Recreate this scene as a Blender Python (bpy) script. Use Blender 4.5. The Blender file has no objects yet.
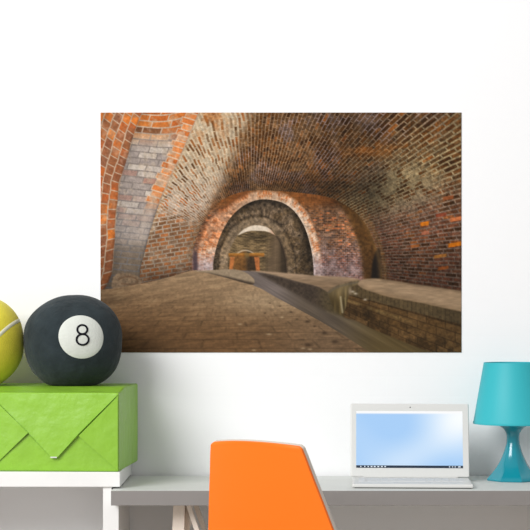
import bpy, bmesh, math, random
import numpy as np
from mathutils import Vector, Matrix

random.seed(4)
sc = bpy.context.scene
COL = sc.collection

# ------------------------------------------------------------------ helpers
F, CX, HY, CAMZ = 1660.0, 265.0, 322.0, 1.13


def at(px, py, Y):
    return Vector(((px - CX) * Y / F, Y, CAMZ - (py - HY) * Y / F))


def lin(c):
    out = []
    for v in c[:3]:
        v = v / 255.0
        out.append(v / 12.92 if v <= 0.04045 else ((v + 0.055) / 1.055) ** 2.4)
    return tuple(out) + (1.0,)


def mat(name, rgb, rough=0.6, bump=0.0, scale=200.0, var=0.0, spec=0.5, coat=0.0, sheen=0.0, metal=0.0, detail=4, vscale=None, bdist=0.002):
    m = bpy.data.materials.new(name)
    m.use_nodes = True
    nt = m.node_tree
    b = nt.nodes['Principled BSDF']
    b.inputs['Base Color'].default_value = lin(rgb)
    b.inputs['Roughness'].default_value = rough
    b.inputs['Specular IOR Level'].default_value = spec
    b.inputs['Coat Weight'].default_value = coat
    b.inputs['Sheen Weight'].default_value = sheen
    b.inputs['Metallic'].default_value = metal
    tc = nt.nodes.new('ShaderNodeTexCoord')
    if bump or var:
        n = nt.nodes.new('ShaderNodeTexNoise')
        n.inputs['Scale'].default_value = scale
        n.inputs['Detail'].default_value = detail
        nt.links.new(tc.outputs['Object'], n.inputs['Vector'])
        if bump:
            bp = nt.nodes.new('ShaderNodeBump')
            bp.inputs['Strength'].default_value = bump
            bp.inputs['Distance'].default_value = bdist
            nt.links.new(n.outputs['Fac'], bp.inputs['Height'])
            nt.links.new(bp.outputs['Normal'], b.inputs['Normal'])
        if var:
            n2 = nt.nodes.new('ShaderNodeTexNoise')
            n2.inputs['Scale'].default_value = vscale or scale * 0.3
            n2.inputs['Detail'].default_value = 5
            nt.links.new(tc.outputs['Object'], n2.inputs['Vector'])
            rp = nt.nodes.new('ShaderNodeValToRGB')
            l = lin(rgb)
            rp.color_ramp.elements[0].position = 0.3
            rp.color_ramp.elements[1].position = 0.7
            rp.color_ramp.elements[0].color = tuple(v * (1 - var) for v in l[:3]) + (1,)
            rp.color_ramp.elements[1].color = tuple(min(1, v * (1 + var)) for v in l[:3]) + (1,)
            nt.links.new(n2.outputs['Fac'], rp.inputs['Fac'])
            nt.links.new(rp.outputs['Color'], b.inputs['Base Color'])
    return m


def emit_mat(name, rgb=None, strength=1.0, attr=None):
    m = bpy.data.materials.new(name)
    m.use_nodes = True
    nt = m.node_tree
    b = nt.nodes['Principled BSDF']
    b.inputs['Base Color'].default_value = (0.01, 0.01, 0.012, 1)
    b.inputs['Roughness'].default_value = 0.3
    b.inputs['Specular IOR Level'].default_value = 0.2
    b.inputs['Emission Strength'].default_value = strength
    if attr:
        a = nt.nodes.new('ShaderNodeAttribute')
        a.attribute_name = attr
        nt.links.new(a.outputs['Color'], b.inputs['Emission Color'])
    else:
        b.inputs['Emission Color'].default_value = lin(rgb)
    return m


def link(name, me, m, parent=None, smooth=False):
    o = bpy.data.objects.new(name, me)
    COL.objects.link(o)
    if m:
        me.materials.append(m)
    if smooth:
        me.polygons.foreach_set('use_smooth', [True] * len(me.polygons))
    if parent:
        o.parent = parent
    return o


def obj(name, bm, m, parent=None, smooth=False):
    bmesh.ops.recalc_face_normals(bm, faces=bm.faces[:])
    me = bpy.data.meshes.new(name)
    bm.to_mesh(me)
    bm.free()
    return link(name, me, m, parent, smooth)


def thing(name, label, cat, loc=(0, 0, 0), rz=0.0, group=None):
    o = bpy.data.objects.new(name, None)
    o.empty_display_size = 0.05
    COL.objects.link(o)
    o.location = loc
    o.rotation_euler = (0, 0, rz)
    o['label'] = label
    o['category'] = cat
    if group:
        o['group'] = group
    return o


def add_box(bm, x0, x1, y0, y1, z0, z1, bev=0.0, seg=2):
    vs = [bm.verts.new(p) for p in ((x0, y0, z0), (x1, y0, z0), (x1, y1, z0), (x0, y1, z0),
                                    (x0, y0, z1), (x1, y0, z1), (x1, y1, z1), (x0, y1, z1))]
    fs = [bm.faces.new([vs[i] for i in q]) for q in ((3, 2, 1, 0), (4, 5, 6, 7), (0, 1, 5, 4), (1, 2, 6, 5), (2, 3, 7, 6), (3, 0, 4, 7))]
    if bev:
        es = list({e for f in fs for e in f.edges})
        bmesh.ops.bevel(bm, geom=es, offset=bev, segments=seg, profile=0.5, affect='EDGES')


def box(*a, **k):
    bm = bmesh.new()
    add_box(bm, *a, **k)
    return bm


def add_prism(bm, pts, d0, d1, axis='y'):
    """polygon pts (a,b) in the xz plane, extruded along y from d0 to d1"""
    A = [bm.verts.new((p[0], d0, p[1])) for p in pts]
    B = [bm.verts.new((p[0], d1, p[1])) for p in pts]
    n = len(pts)
    bm.faces.new(A)
    bm.faces.new(B[::-1])
    for i in range(n):
        bm.faces.new((A[i], B[i], B[(i + 1) % n], A[(i + 1) % n]))


def add_tube(bm, pts, radii, n=12, closed=False):
    pts = [Vector(p) for p in pts]
    N = len(pts)
    rings = []
    up = None
    for i, p in enumerate(pts):
        if closed:
            t = (pts[(i + 1) % N] - pts[i - 1]).normalized()
        else:
            t = (pts[min(i + 1, N - 1)] - pts[max(i - 1, 0)]).normalized()
        if up is None:
            up = Vector((0, 0, 1)) if abs(t.z) < 0.9 else Vector((1, 0, 0))
        a = t.cross(up).normalized()
        b = a.cross(t).normalized()
        up = b
        r = radii[i] if isinstance(radii, (list, tuple)) else radii
        rings.append([bm.verts.new(p + (a * math.cos(2 * math.pi * k / n) + b * math.sin(2 * math.pi * k / n)) * r) for k in range(n)])
    for i in range(N if closed else N - 1):
        A, B = rings[i], rings[(i + 1) % N]
        for k in range(n):
            bm.faces.new((A[k], A[(k + 1) % n], B[(k + 1) % n], B[k]))
    if not closed:
        bm.faces.new(rings[0][::-1])
        bm.faces.new(rings[-1])


def add_lathe(bm, prof, n=48, rot=0.0, cap=True, rfun=None):
    rings = []
    for r, z in prof:
        rings.append([])
        for k in range(n):
            a = rot + 2 * math.pi * k / n
            rr = r * (rfun(a, z) if rfun else 1.0)
            rings[-1].append(bm.verts.new((rr * math.cos(a), rr * math.sin(a), z)))
    for i in range(len(rings) - 1):
        A, B = rings[i], rings[i + 1]
        for k in range(n):
            bm.faces.new((A[k], A[(k + 1) % n], B[(k + 1) % n], B[k]))
    if cap:
        bm.faces.new(rings[0][::-1])
        bm.faces.new(rings[-1])


# ------------------------------------------------------------------ materials
M_white = mat('white_lacquer', (232, 231, 229), 0.45, 0.05, 60, 0.02)
M_desk = mat('grey_desk_board', (206, 208, 204), 0.5, 0.05, 80, 0.02)
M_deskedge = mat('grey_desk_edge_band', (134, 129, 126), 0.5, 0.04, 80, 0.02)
M_wood = mat('bleached_pine', (236, 222, 208), 0.55, 0.1, 90, 0.05)
M_green = mat('green_wrapping_paper', (136, 184, 52), 0.42, 1.0, 11, 0.05, detail=5, vscale=14, bdist=0.008)
M_orange = mat('orange_shell', (252, 118, 22), 0.5, 0.02, 300, 0.0, spec=0.3)
M_rim = mat('pale_shell_lining', (206, 196, 184), 0.5, 0.02, 300)
M_leg = mat('chair_leg_beech', (214, 178, 135), 0.5, 0.1, 60, 0.06)
M_felt = mat('dark_slate_plush', (43, 51, 54), 0.95, 1.0, 48, 0.22, spec=0.1, sheen=0.10, vscale=26, bdist=0.004, detail=7)
M_patch = mat('white_plush_patch', (206, 209, 201), 0.95, 0.5, 260, 0.03, spec=0.15, vscale=60)
M_ink = mat('black_embroidery', (22, 24, 30), 0.9, 0.2, 400, spec=0.1)
M_tennis = mat('yellow_plush', (226, 212, 66), 0.95, 0.6, 260, 0.08, spec=0.15, sheen=0.15, vscale=25)
M_seam = mat('white_seam_tape', (224, 222, 196), 0.9, 0.3, 300, spec=0.15)
M_laptop = mat('white_laptop_shell', (208, 208, 205), 0.4, 0.0)
M_key = mat('pale_keys', (205, 206, 206), 0.55)
M_dark = mat('dark_plastic', (40, 42, 46), 0.5)
M_shade = mat('teal_lamp_shade', (52, 172, 182), 0.5, 0.05, 120, 0.0, spec=0.3)
M_lampbase = mat('teal_gloss_base', (14, 134, 150), 0.16, 0.0, spec=0.5, coat=0.3)
M_bulb = mat('opal_bulb_glass', (240, 238, 230), 0.3)

# ------------------------------------------------------------------ setting
WALL_Y = 4.33


def wall_material():
    m = bpy.data.materials.new('white_painted_wall')
    m.use_nodes = True
    nt = m.node_tree
    b = nt.nodes['Principled BSDF']
    b.inputs['Base Color'].default_value = (0.88, 0.88, 0.885, 1)
    b.inputs['Roughness'].default_value = 0.8
    b.inputs['Specular IOR Level'].default_value = 0.2
    tc = nt.nodes.new('ShaderNodeTexCoord')
    mp = nt.nodes.new('ShaderNodeMapping')
    mp.inputs['Rotation'].default_value = (math.radians(90), 0, 0)
    br = nt.nodes.new('ShaderNodeTexBrick')
    br.inputs['Scale'].default_value = 1.0
    br.inputs['Brick Width'].default_value = 0.16
    br.inputs['Row Height'].default_value = 0.052
    br.inputs['Mortar Size'].default_value = 0.004
    br.inputs['Mortar Smooth'].default_value = 0.8
    br.inputs['Color1'].default_value = (1, 1, 1, 1)
    br.inputs['Color2'].default_value = (0.95, 0.95, 0.95, 1)
    br.inputs['Mortar'].default_value = (0.7, 0.7, 0.7, 1)
    n = nt.nodes.new('ShaderNodeTexNoise')
    n.inputs['Scale'].default_value = 30
    n.inputs['Detail'].default_value = 6
    mx = nt.nodes.new('ShaderNodeMath')
    mx.operation = 'MULTIPLY_ADD'
    mx.inputs[1].default_value = 0.6
    bp = nt.nodes.new('ShaderNodeBump')
    bp.inputs['Strength'].default_value = 0.08
    bp.inputs['Distance'].default_value = 0.003
    nt.links.new(tc.outputs['Object'], mp.inputs['Vector'])
    nt.links.new(mp.outputs['Vector'], br.inputs['Vector'])
    nt.links.new(tc.outputs['Object'], n.inputs['Vector'])
    nt.links.new(n.outputs['Fac'], mx.inputs[0])
    nt.links.new(br.outputs['Color'], mx.inputs[2])
    nt.links.new(mx.outputs[0], bp.inputs['Height'])
    nt.links.new(bp.outputs['Normal'], b.inputs['Normal'])
    return m


def floor_material():
    m = bpy.data.materials.new('oak_floorboards')
    m.use_nodes = True
    nt = m.node_tree
    b = nt.nodes['Principled BSDF']
    b.inputs['Roughness'].default_value = 0.5
    tc = nt.nodes.new('ShaderNodeTexCoord')
    br = nt.nodes.new('ShaderNodeTexBrick')
    br.inputs['Scale'].default_value = 1.0
    br.inputs['Brick Width'].default_value = 1.1
    br.inputs['Row Height'].default_value = 0.12
    br.inputs['Mortar Size'].default_value = 0.002
    br.inputs['Color1'].default_value = lin((172, 163, 154))
    br.inputs['Color2'].default_value = lin((160, 151, 142))
    br.inputs['Mortar'].default_value = lin((90, 80, 70))
    nt.links.new(tc.outputs['Object'], br.inputs['Vector'])
    nt.links.new(br.outputs['Color'], b.inputs['Base Color'])
    return m


def struct(name, bm, m):
    o = obj(name, bm, m)
    o['kind'] = 'structure'
    return o


struct('wall_back', box(-2.6, 2.6, WALL_Y, WALL_Y + 0.12, -0.05, 2.75), wall_material())
struct('floor', box(-2.6, 2.6, -0.6, WALL_Y, -0.06, 0.0), floor_material())
struct('baseboard_back', box(-2.6, 2.6, WALL_Y - 0.014, WALL_Y, 0.0, 0.08, bev=0.003), M_white)

# ------------------------------------------------------------------ the printed picture on the wall
#@PRINT_BEGIN
X0, X1, Y0, Y1 = 100.5, 461.5, 112.5, 352.5
SS = 2                     # sub-samples per printed dot
GW, GH = 723, 481          # printed dots


def make_print():
    rng = np.random.default_rng(11)
    W, H = GW * SS, GH * SS
    xs = X0 + (np.arange(W) + 0.5) * (X1 - X0) / W
    ys = Y0 + (np.arange(H) + 0.5) * (Y1 - Y0) / H
    PX, PY = np.meshgrid(xs, ys)
    PX = PX.astype(np.float32)
    PY = PY.astype(np.float32)
    img = np.zeros((H, W, 3), np.float32)

    def sst(a, b, x):
        t = np.clip((x - a) / (b - a), 0, 1)
        return t * t * (3 - 2 * t)

    def hsh(i, j, s=0):
        h = (i.astype(np.int64) * 374761393 + j.astype(np.int64) * 668265263 + s * 974634777) & 0xffffffff
        h = ((h ^ (h >> 13)) * 1274126177) & 0xffffffff
        h = h ^ (h >> 16)
        return ((h & 0xffffff) / float(0xffffff)).astype(np.float32)

    def noise(x, y, s=0):
        ix, iy = np.floor(x), np.floor(y)
        fx, fy = x - ix, y - iy
        fx = fx * fx * (3 - 2 * fx)
        fy = fy * fy * (3 - 2 * fy)
        a, b = hsh(ix, iy, s), hsh(ix + 1, iy, s)
        c, d = hsh(ix, iy + 1, s), hsh(ix + 1, iy + 1, s)
        return (a * (1 - fx) + b * fx) * (1 - fy) + (c * (1 - fx) + d * fx) * fy

    def fbm(x, y, s=0, o=4):
        v, a, t = 0, 0.5, 0
        for k in range(o):
            v = v + a * noise(x * 2 ** k, y * 2 ** k, s + 17 * k)
            t += a
            a *= 0.55
        return v / t

    def bricks(u, v, bw, bh, mo, soft=0.5, seed=0, jit=0.0):
        row = np.floor(v / bh)
        uu = u / bw + 0.5 * (row % 2) + jit * hsh(row, row * 0, seed + 3)
        col = np.floor(uu)
        fu, fv = uu - col, v / bh - row
        du = np.minimum(fu, 1 - fu) * bw
        dv = np.minimum(fv, 1 - fv) * bh
        d = np.minimum(du, dv)
        return sst(mo * (1 - soft), mo * (1 + soft), d), hsh(col, row, seed), hsh(col, row, seed + 7)

    def C(*c):
        return np.array(c, np.float32)

    def mix(a, b, t):
        t = np.asarray(t)
        if t.ndim == 2:
            t = t[..., None]
        return a * (1 - t) + b * t

    def spl(P, n=8, closed=False):
        P = [np.array(p, float) for p in P]
        Q = []
        N = len(P)
        rngi = range(N if closed else N - 1)
        for i in rngi:
            if closed:
                p0, p1, p2, p3 = P[i - 1], P[i], P[(i + 1) % N], P[(i + 2) % N]
            else:
                p0, p1, p2, p3 = P[max(i - 1, 0)], P[i], P[i + 1], P[min(i + 2, N - 1)]
            for k in range(n):
                t = k / n
                Q.append(0.5 * (2 * p1 + (p2 - p0) * t + (2 * p0 - 5 * p1 + 4 * p2 - p3) * t * t + (3 * p1 - p0 - 3 * p2 + p3) * t ** 3))
        if not closed:
            Q.append(P[-1])
        return [(float(q[0]), float(q[1])) for q in Q]

    def inside(poly):
        r = np.zeros(PX.shape, bool)
        n = len(poly)
        for i in range(n):
            xa, ya = poly[i]
            xb, yb = poly[(i + 1) % n]
            if ya == yb:
                continue
            r0 = np.searchsorted(ys, min(ya, yb))
            r1 = np.searchsorted(ys, max(ya, yb))
            if r1 <= r0:
                continue
            xi = xa + (ys[r0:r1] - ya) * (xb - xa) / (yb - ya)
            r[r0:r1] ^= xs[None, :] < xi[:, None]
        return r

    def blur(m, r):
        m = m.astype(np.float32)
        for _ in range(2):
            for ax in (0, 1):
                p = [(0, 0), (0, 0)]
                p[ax] = (r + 1, r)
                c = np.cumsum(np.pad(m, p, mode='edge'), axis=ax, dtype=np.float64)
                n = m.shape[ax]
                hi = np.take(c, np.arange(2 * r + 1, 2 * r + 1 + n), axis=ax)
                lo = np.take(c, np.arange(0, n), axis=ax)
                m = ((hi - lo) / (2 * r + 1)).astype(np.float32)
        return m

    def dist(line, lim=24):
        """distance to a polyline, and the arc length of the nearest point"""
        D = np.full(PX.shape, 1e3, np.float32)
        S = np.zeros(PX.shape, np.float32)
        acc = 0.0
        for (xa, ya), (xb, yb) in zip(line[:-1], line[1:]):
            L = math.hypot(xb - xa, yb - ya) + 1e-9
            r0, r1 = np.searchsorted(ys, min(ya, yb) - lim), np.searchsorted(ys, max(ya, yb) + lim)
            c0, c1 = np.searchsorted(xs, min(xa, xb) - lim), np.searchsorted(xs, max(xa, xb) + lim)
            x, y = PX[r0:r1, c0:c1], PY[r0:r1, c0:c1]
            t = np.clip(((x - xa) * (xb - xa) + (y - ya) * (yb - ya)) / L ** 2, 0, 1)
            d = np.hypot(x - xa - t * (xb - xa), y - ya - t * (yb - ya))
            w = d < D[r0:r1, c0:c1]
            D[r0:r1, c0:c1] = np.where(w, d, D[r0:r1, c0:c1])
            S[r0:r1, c0:c1] = np.where(w, acc + t * L, S[r0:r1, c0:c1])
            acc += L
        return D, S

    def put(mask, col):
        nonlocal img
        img = mix(img, col, mask.astype(np.float32))

    def blob(x, y, rx, ry, p=1.0):
        return np.exp(-(((PX - x) / rx) ** 2 + ((PY - y) / ry) ** 2) * p)

    big = fbm(PX / 26, PY / 26, 1)
    med = fbm(PX / 9, PY / 9, 2)
    fine = fbm(PX / 2.2, PY / 2.2, 3, 3)
    grain = fbm(PX / 0.9, PY / 0.9, 4, 2)

    # barrel vault seen along its axis
    VX, VY, FF = 252.0, 260.0, 250.0
    dx, dy = (PX - VX) / FF, -(PY - VY) / FF

    def barrel(cx, cy, R):
        a = dx * dx + dy * dy + 1e-9
        b = dx * cx + dy * cy
        z = (b + np.sqrt(np.maximum(b * b + (R * R - cx * cx - cy * cy) * a, 0))) / a
        s = np.arctan2(z * dy - cy, z * dx - cx) * R
        return z, s

    # ---- main vault
    z, s = barrel(0.6, -1.0, 6.1)
    wob = 0.03 * (noise(z * 2, s * 2, 5) - 0.5)
    ang = np.degrees(np.arctan2(-(PY - VY), PX - VX))     # 0 right, 90 up
    right = 1 - sst(28, 52, ang)
    lowr = 1 - sst(12, 27, ang)
    m, r1, r2 = bricks(z, s + wob, 0.47, 0.138, 0.017 + 0.006 * right, 0.55, 3, 0.3)
    cb = mix(C(92, 56, 22), C(94, 58, 26), right)
    cb = mix(cb, C(116, 68, 46), lowr)
    cb = mix(cb, C(160, 92, 36), sst(0.5, 0.75, big) * 0.5 * (1 - lowr * 0.6))
    cb = mix(cb, C(58, 34, 14), sst(0.35, 0.9, r1) * 0.8)
    cb = mix(cb, C(172, 98, 42), sst(0.90, 0.97, r2) * 0.55)
    cm = mix(C(144, 114, 86), C(156, 136, 100), right)
    cm = mix(cm, C(128, 104, 88), lowr)
    cm = mix(cm, C(146, 124, 116), sst(0.45, 0.6, fbm(PX / 22 + 9, PY / 22, 21)) * (1 - right))
    m = m * (0.74 + 0.26 * sst(0.3, 0.5, med))
    m = m * (1 - 0.35 * sst(0.5, 0.62, fbm(PX / 12, PY / 10, 35)) * (1 - right))
    plaster = sst(0.40, 0.54, fbm(PX / 7, PY / 6, 31)) * np.clip(1.5 * blob(404, 188, 40, 26), 0, 1)
    plaster = np.clip(plaster + 0.5 * blob(392, 212, 22, 22) * sst(0.35, 0.6, med), 0, 1)
    m = m * (1 - 0.85 * plaster)
    put(np.ones_like(PX), mix(cm, cb, m))
    img *= (0.64 + 0.72 * fine)[..., None] * (0.80 + 0.4 * grain)[..., None]
    sh = 1 - 0.40 * blob(325, 190, 62, 16) - 0.22 * blob(235, 188, 16, 16) - 0.20 * blob(375, 200, 16, 40)
    sh = sh + 0.10 * blob(265, 150, 40, 40) - 0.16 * blob(350, 140, 40, 40) + 0.08 * blob(445, 175, 30, 40)
    sh = sh - 0.30 * sst(225, 285, PY) * lowr - 0.08 - 0.12 * blob(455, 118, 30, 14)
    img *= sh[..., None]
    img = mix(img, C(170, 96, 34) * (0.7 + 0.6 * fine)[..., None], 0.38 * blob(378, 150, 40, 7) * sst(0.4, 0.6, med))
    for (x, y, w, h, c) in ((424.5, 223.8, 4, 1.9, (206, 112, 20)), (455, 244.5, 6.5, 1.9, (196, 106, 12)), (456, 219, 6, 1.8, (196, 110, 62)),
                            (425, 233, 3.5, 1.6, (170, 100, 72)), (441, 215, 5, 1.7, (132, 62, 40)), (448, 198, 5, 1.8, (140, 76, 40)), (440, 256, 6, 1.5, (150, 96, 40)),
                            (415, 246, 4, 1.4, (146, 84, 40)), (443, 268, 5, 1.5, (120, 62, 24))):
        put(sst(1.25, 0.85, np.maximum(np.abs(PX - x) / w, np.abs(PY - y + 0.16 * (PX - x)) / h)) * 0.9, np.broadcast_to(C(*c), img.shape) * (0.8 + 0.4 * fine)[..., None])

    # ---- left flank of the vault
    z, s = barrel(-0.3, -1.0, 5.2)
    m, r1, r2 = bricks(z, s + 0.08 * noise(z * 2, s * 2, 8), 0.66, 0.135, 0.030, 0.7, 23, 0.5)
    keep = sst(0.40, 0.55, hsh((r1 * 9999).astype(np.int64), (r2 * 9999).astype(np.int64), 9))
    mB, rB1, rB2 = bricks(PX + 1.2 * med, PY + 0.16 * (PX - 190) + 0.9 * med, 8.6, 4.1, 0.6, 0.6, 25, 0.5)
    wB = sst(200, 226, PY - 0.35 * (PX - 165))
    m, r1, r2 = mix(m[..., None], mB[..., None], wB)[..., 0], np.where(wB > 0.5, rB1, r1), np.where(wB > 0.5, rB2, r2)
    keep = np.maximum(keep, 0.85 * wB)
    lowl = sst(205, 240, PY + 0.25 * (PX - 170))
    cb = mix(C(138, 86, 44), C(90, 58, 30), sst(0.35, 0.8, r1))
    cb = mix(cb, C(206, 112, 52), sst(0.66, 0.80, r2) * (0.35 + 0.6 * blob(172, 215, 22, 30)))
    cb = mix(cb, mix(C(150, 104, 74), C(190, 116, 66), sst(0.4, 0.7, r2)), lowl * 0.7)
    cm = mix(C(200, 182, 154), C(196, 178, 162), sst(150, 225, PY))
    cm = mix(cm, C(176, 156, 134), lowl)
    m = m * (0.55 + 0.45 * sst(0.25, 0.5, med)) * (0.30 + 0.70 * keep)
    m = m * (1 - 0.55 * blob(212, 186, 13, 30))
    left = mix(cm, cb, m) * (0.82 + 0.36 * fine)[..., None] * (0.88 + 0.24 * grain)[..., None]
    left = mix(left, C(176, 104, 48) * (0.7 + 0.6 * fine)[..., None], 0.65 * blob(212, 118, 16, 26) * sst(0.3, 0.6, med))
    left *= (1 - 0.26 * lowl * 0.5 - 0.28 * sst(255, 283, PY))[..., None]
    edge = spl([(262, 100), (247, 125), (236, 150), (225, 176), (212, 204), (200, 228), (193.5, 248), (192, 272)])
    reg = inside(edge + [(90, 300), (90, 100)])
    put(blur(reg, 26), left)
    # shaded strip where flank meets the end wall
    put(blur(inside(edge + [(192, 290), (250, 290), (275, 190), (275, 100)]), 4) * blob(212, 214, 10, 22) * 0.55, np.broadcast_to(C(104, 60, 32), img.shape) * (0.6 + 0.8 * fine)[..., None])

    # ---- end wall
    rim = spl([(192, 271), (193.2, 250), (200, 229), (210, 212), (222, 200), (238, 193), (256, 190.5), (280, 191.2), (305, 193.5), (325, 196.5), (340, 202), (355, 212), (367, 227),
               (375.5, 247), (380.5, 266), (382, 280)])
    ew = inside(rim + [(382, 300), (192, 300)])
    m, r1, r2 = bricks(PX, PY + 0.02 * PX + 0.3 * med, 4.2, 1.75, 0.22, 0.7, 41)
    cb = mix(C(132, 84, 48), C(84, 54, 34), sst(0.3, 0.8, r1))
    cb = mix(cb, C(190, 104, 56), sst(0.75, 0.9, r2) * 0.8)
    cb = mix(cb, C(104, 74, 74), sst(238, 268, PY) * 0.65)
    cm = mix(C(128, 102, 84), C(136, 118, 116), sst(225, 260, PY))
    wl = mix(cm, cb, m * (0.4 + 0.6 * sst(0.3, 0.5, med))) * (0.55 + 0.9 * fine)[..., None]
    wl = mix(wl, C(126, 72, 30) * (0.7 + 0.5 * fine)[..., None], 0.8 * (1 - sst(199, 215, PY)))
    side = spl([(328, 192), (340, 205), (349, 220), (356, 237), (361.5, 256), (364, 280)])
    sd = blur(inside(side + [(400, 290), (400, 180)]), 7)
    wl = mix(wl, C(82, 54, 24) * (0.65 + 0.7 * fine)[..., None], sd * 0.9)
    wl = mix(wl, C(60, 40, 20) * (0.8 + 0.4 * fine)[..., None], sd * 0.6 * sst(240, 274, PY))
    wl *= (1 - 0.3 * blob(335, 203, 14, 10) + 0.22 * blob(352, 240, 10, 22) * (1 - sd))[..., None]
    put(ew, wl)
    put(blur(inside(spl([(371, 279), (372.5, 262), (376, 251), (379.5, 248.5), (381, 262), (381.5, 279)])), 3), np.broadcast_to(C(30, 24, 20), img.shape))
    # soft lit reveal along the side opening
    D, S = dist(spl([(352, 206), (367, 222), (376.5, 243), (381.5, 262), (383.5, 281)]), 10)
    put(np.exp(-((D - 2.0) / 2.6) ** 2) * 0.45 * sst(206, 225, PY), np.broadcast_to(C(124, 92, 52), img.shape) * (0.8 + 0.4 * fine)[..., None])
    # arch ring of headers
    inn = spl([(213, 276), (213.4, 262), (216.5, 247), (222, 232), (231, 217), (243, 206), (256, 200.3), (269, 199.6), (283, 203), (295, 212), (304.5, 227), (310, 244), (313, 261), (314, 280)])
    D, S = dist(inn, 26)
    m, r1, r2 = bricks(S, D + 0.5 * med, 2.3, 4.6, 0.3, 0.6, 51)
    lf = sst(262, 215, PX)
    cr = mix(C(200, 120, 70), C(226, 166, 122), sst(0.4, 0.9, r1))
    cr = mix(cr, C(222, 206, 186), (1 - m) * 0.6)
    cr = mix(cr, C(226, 208, 186), 0.75 * np.exp(-(D / 2.2) ** 2) * (1 - 0.7 * lf))
    cr = mix(cr, C(226, 204, 182), sst(0.46, 0.62, fbm(PX / 5, PY / 5, 55)) * 0.7)
    cr = mix(cr, C(168, 154, 160), sst(246, 268, PY) * 0.75)
    cr = mix(cr, C(178, 98, 52) * (0.6 + 0.8 * r1)[..., None], lf * 0.5 * sst(255, 235, PY))
    cr *= (0.66 + 0.66 * fine)[..., None]
    wdt = 7.5 + 9.0 * lf * sst(200, 226, PY)
    put(ew * sst(wdt + 3.5, wdt - 1.5, D) * (0.92 - 0.2 * sst(288, 270, PX) * (PY < 215)), cr)
    put(ew * np.exp(-((D - wdt - 2) / 3.0) ** 2) * 0.25 * (PX < 250), np.broadcast_to(C(104, 52, 26), img.shape))
    # dark niche at far left
    put(blur(inside(spl([(193.4, 271), (193.6, 256), (195.3, 251.5), (197.3, 254), (198, 271)])), 3) * 0.8, np.broadcast_to(C(66, 54, 62), img.shape))

    # ---- inner tunnel
    it = inside(inn)
    th = np.arctan2(PY - 264, PX - 261)
    rr = np.hypot(PX - 261, (PY - 264) * 0.86)
    zz = 60.0 / np.maximum(rr, 4)
    m, r1, r2 = bricks(zz * 10, th * 9, 0.55, 0.22, 0.03, 0.8, 61)
    base = mix(C(146, 120, 94), C(98, 76, 54), sst(0.2, 0.8, r1) * 0.6)
    base = mix(base, C(132, 120, 100), (1 - m) * 0.4)
    tunnel = 0.55 * fine + 0.45 * fbm(th * 22, rr / 2.4, 63, 3)
    base = mix(base, C(104, 80, 50) + 0 * base, 0.5 * sst(0.45, 0.6, med))
    base = base * (0.14 + 1.45 * tunnel)[..., None]
    base *= (0.88 + 0.28 * blob(222, 252, 9, 26) - 0.30 * blob(306, 252, 7, 40) - 0.22 * blob(258, 204, 26, 6) + 0.12 * blob(292, 236, 9, 20) + 0.1 * blob(258, 219, 16, 5))[..., None]
    D2, _ = dist(inn, 10)
    base *= (1 - 0.38 * np.exp(-((D2 - 1.5) / 3.0) ** 2))[..., None]
    D2b, _ = dist(spl([(227.6, 278), (228, 262), (229.5, 252), (233.5, 242), (239.5, 233), (247.5, 227.3), (256.5, 225), (266, 227), (274, 232.5), (281, 243), (285, 256), (286.5, 268), (286.8, 280)]), 14)
    base = mix(base, C(166, 142, 114) * (0.6 + 0.6 * fine)[..., None], 0.55 * sst(9, 6, D2b) * sst(320, 250, PX))
    base = base * (1 - 0.28 * np.exp(-((D2b - 9.5) / 1.2) ** 2))[..., None]
    put(it, base)
    # second opening
    in2 = spl([(227.6, 278), (228, 262), (229.5, 252), (233.5, 242), (239.5, 233), (247.5, 227.3), (256.5, 225), (266, 227), (274, 232.5), (281, 243), (285, 256), (286.5, 268), (286.8, 280)])
    i2 = inside(in2)
    m, r1, r2 = bricks(PX, PY + 0.006 * (PX - 256) ** 2, 3.6, 1.7, 0.25, 0.8, 71)
    c2 = mix(C(112, 90, 60), C(150, 126, 92), (1 - m) * 0.6 + 0.25 * r1) * (0.40 + 1.0 * fbm(PX / 6, (PY + 0.006 * (PX - 256) ** 2) / 1.3, 73, 3))[..., None]
    c2 = mix(c2, C(98, 80, 62) * (0.85 + 0.3 * noise(PX / 1.6, PY / 30, 5))[..., None], 0.8 * sst(262, 275, PX + 0.2 * (PY - 250)))
    c2 *= (1 - 0.42 * sst(277, 283, PX) - 0.28 * blob(258, 236, 18, 4))[..., None]
    put(i2, c2)
    D3, _ = dist(in2, 6)
    put(np.exp(-((D3 - 0.3) / 1.1) ** 2) * 0.6 * (PX > 268) * (PY > 236), np.broadcast_to(C(50, 40, 32), img.shape))
    cres = inside(spl([(237.5, 235.5), (243, 230), (250, 226.4), (256.5, 225.2), (264, 226.3), (270, 229), (275.3, 235.2)]) + spl([(275.3, 235.2), (267, 231.6), (257, 230.7), (247.5, 231.4), (237.5, 235.5)]))
    put(blur(cres, 1), mix(C(224, 206, 184), C(196, 150, 120), sst(266, 274, PX)[..., None] * 0.8) * (0.9 + 0.18 * fine)[..., None])
    # little far arch with timber beam on posts
    put(blur(inside(spl([(234, 272), (234, 259), (239, 252), (246, 250), (253, 252), (259, 259), (259, 272)])), 2), mix(C(118, 80, 42), C(62, 48, 34), sst(243, 249, PX)[..., None]) * (0.7 + 0.6 * fine)[..., None])
    D4, _ = dist(spl([(236.5, 254), (241, 251.3), (245.5, 250.4), (250, 251.3), (254, 253.6)]), 5)
    put(np.exp(-(D4 / 0.75) ** 2) * 0.8, np.broadcast_to(C(206, 186, 158), img.shape))
    for q, c in (([(230.2, 257), (234.8, 257), (232.8, 271), (229.0, 271)], (178, 108, 58)), ([(254.2, 257), (259.3, 257), (259.8, 271.5), (256.2, 271.5)], (168, 100, 56))):
        put(blur(inside(q), 1), np.broadcast_to(C(*c), img.shape) * (0.75 + 0.5 * fine)[..., None])
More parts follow.
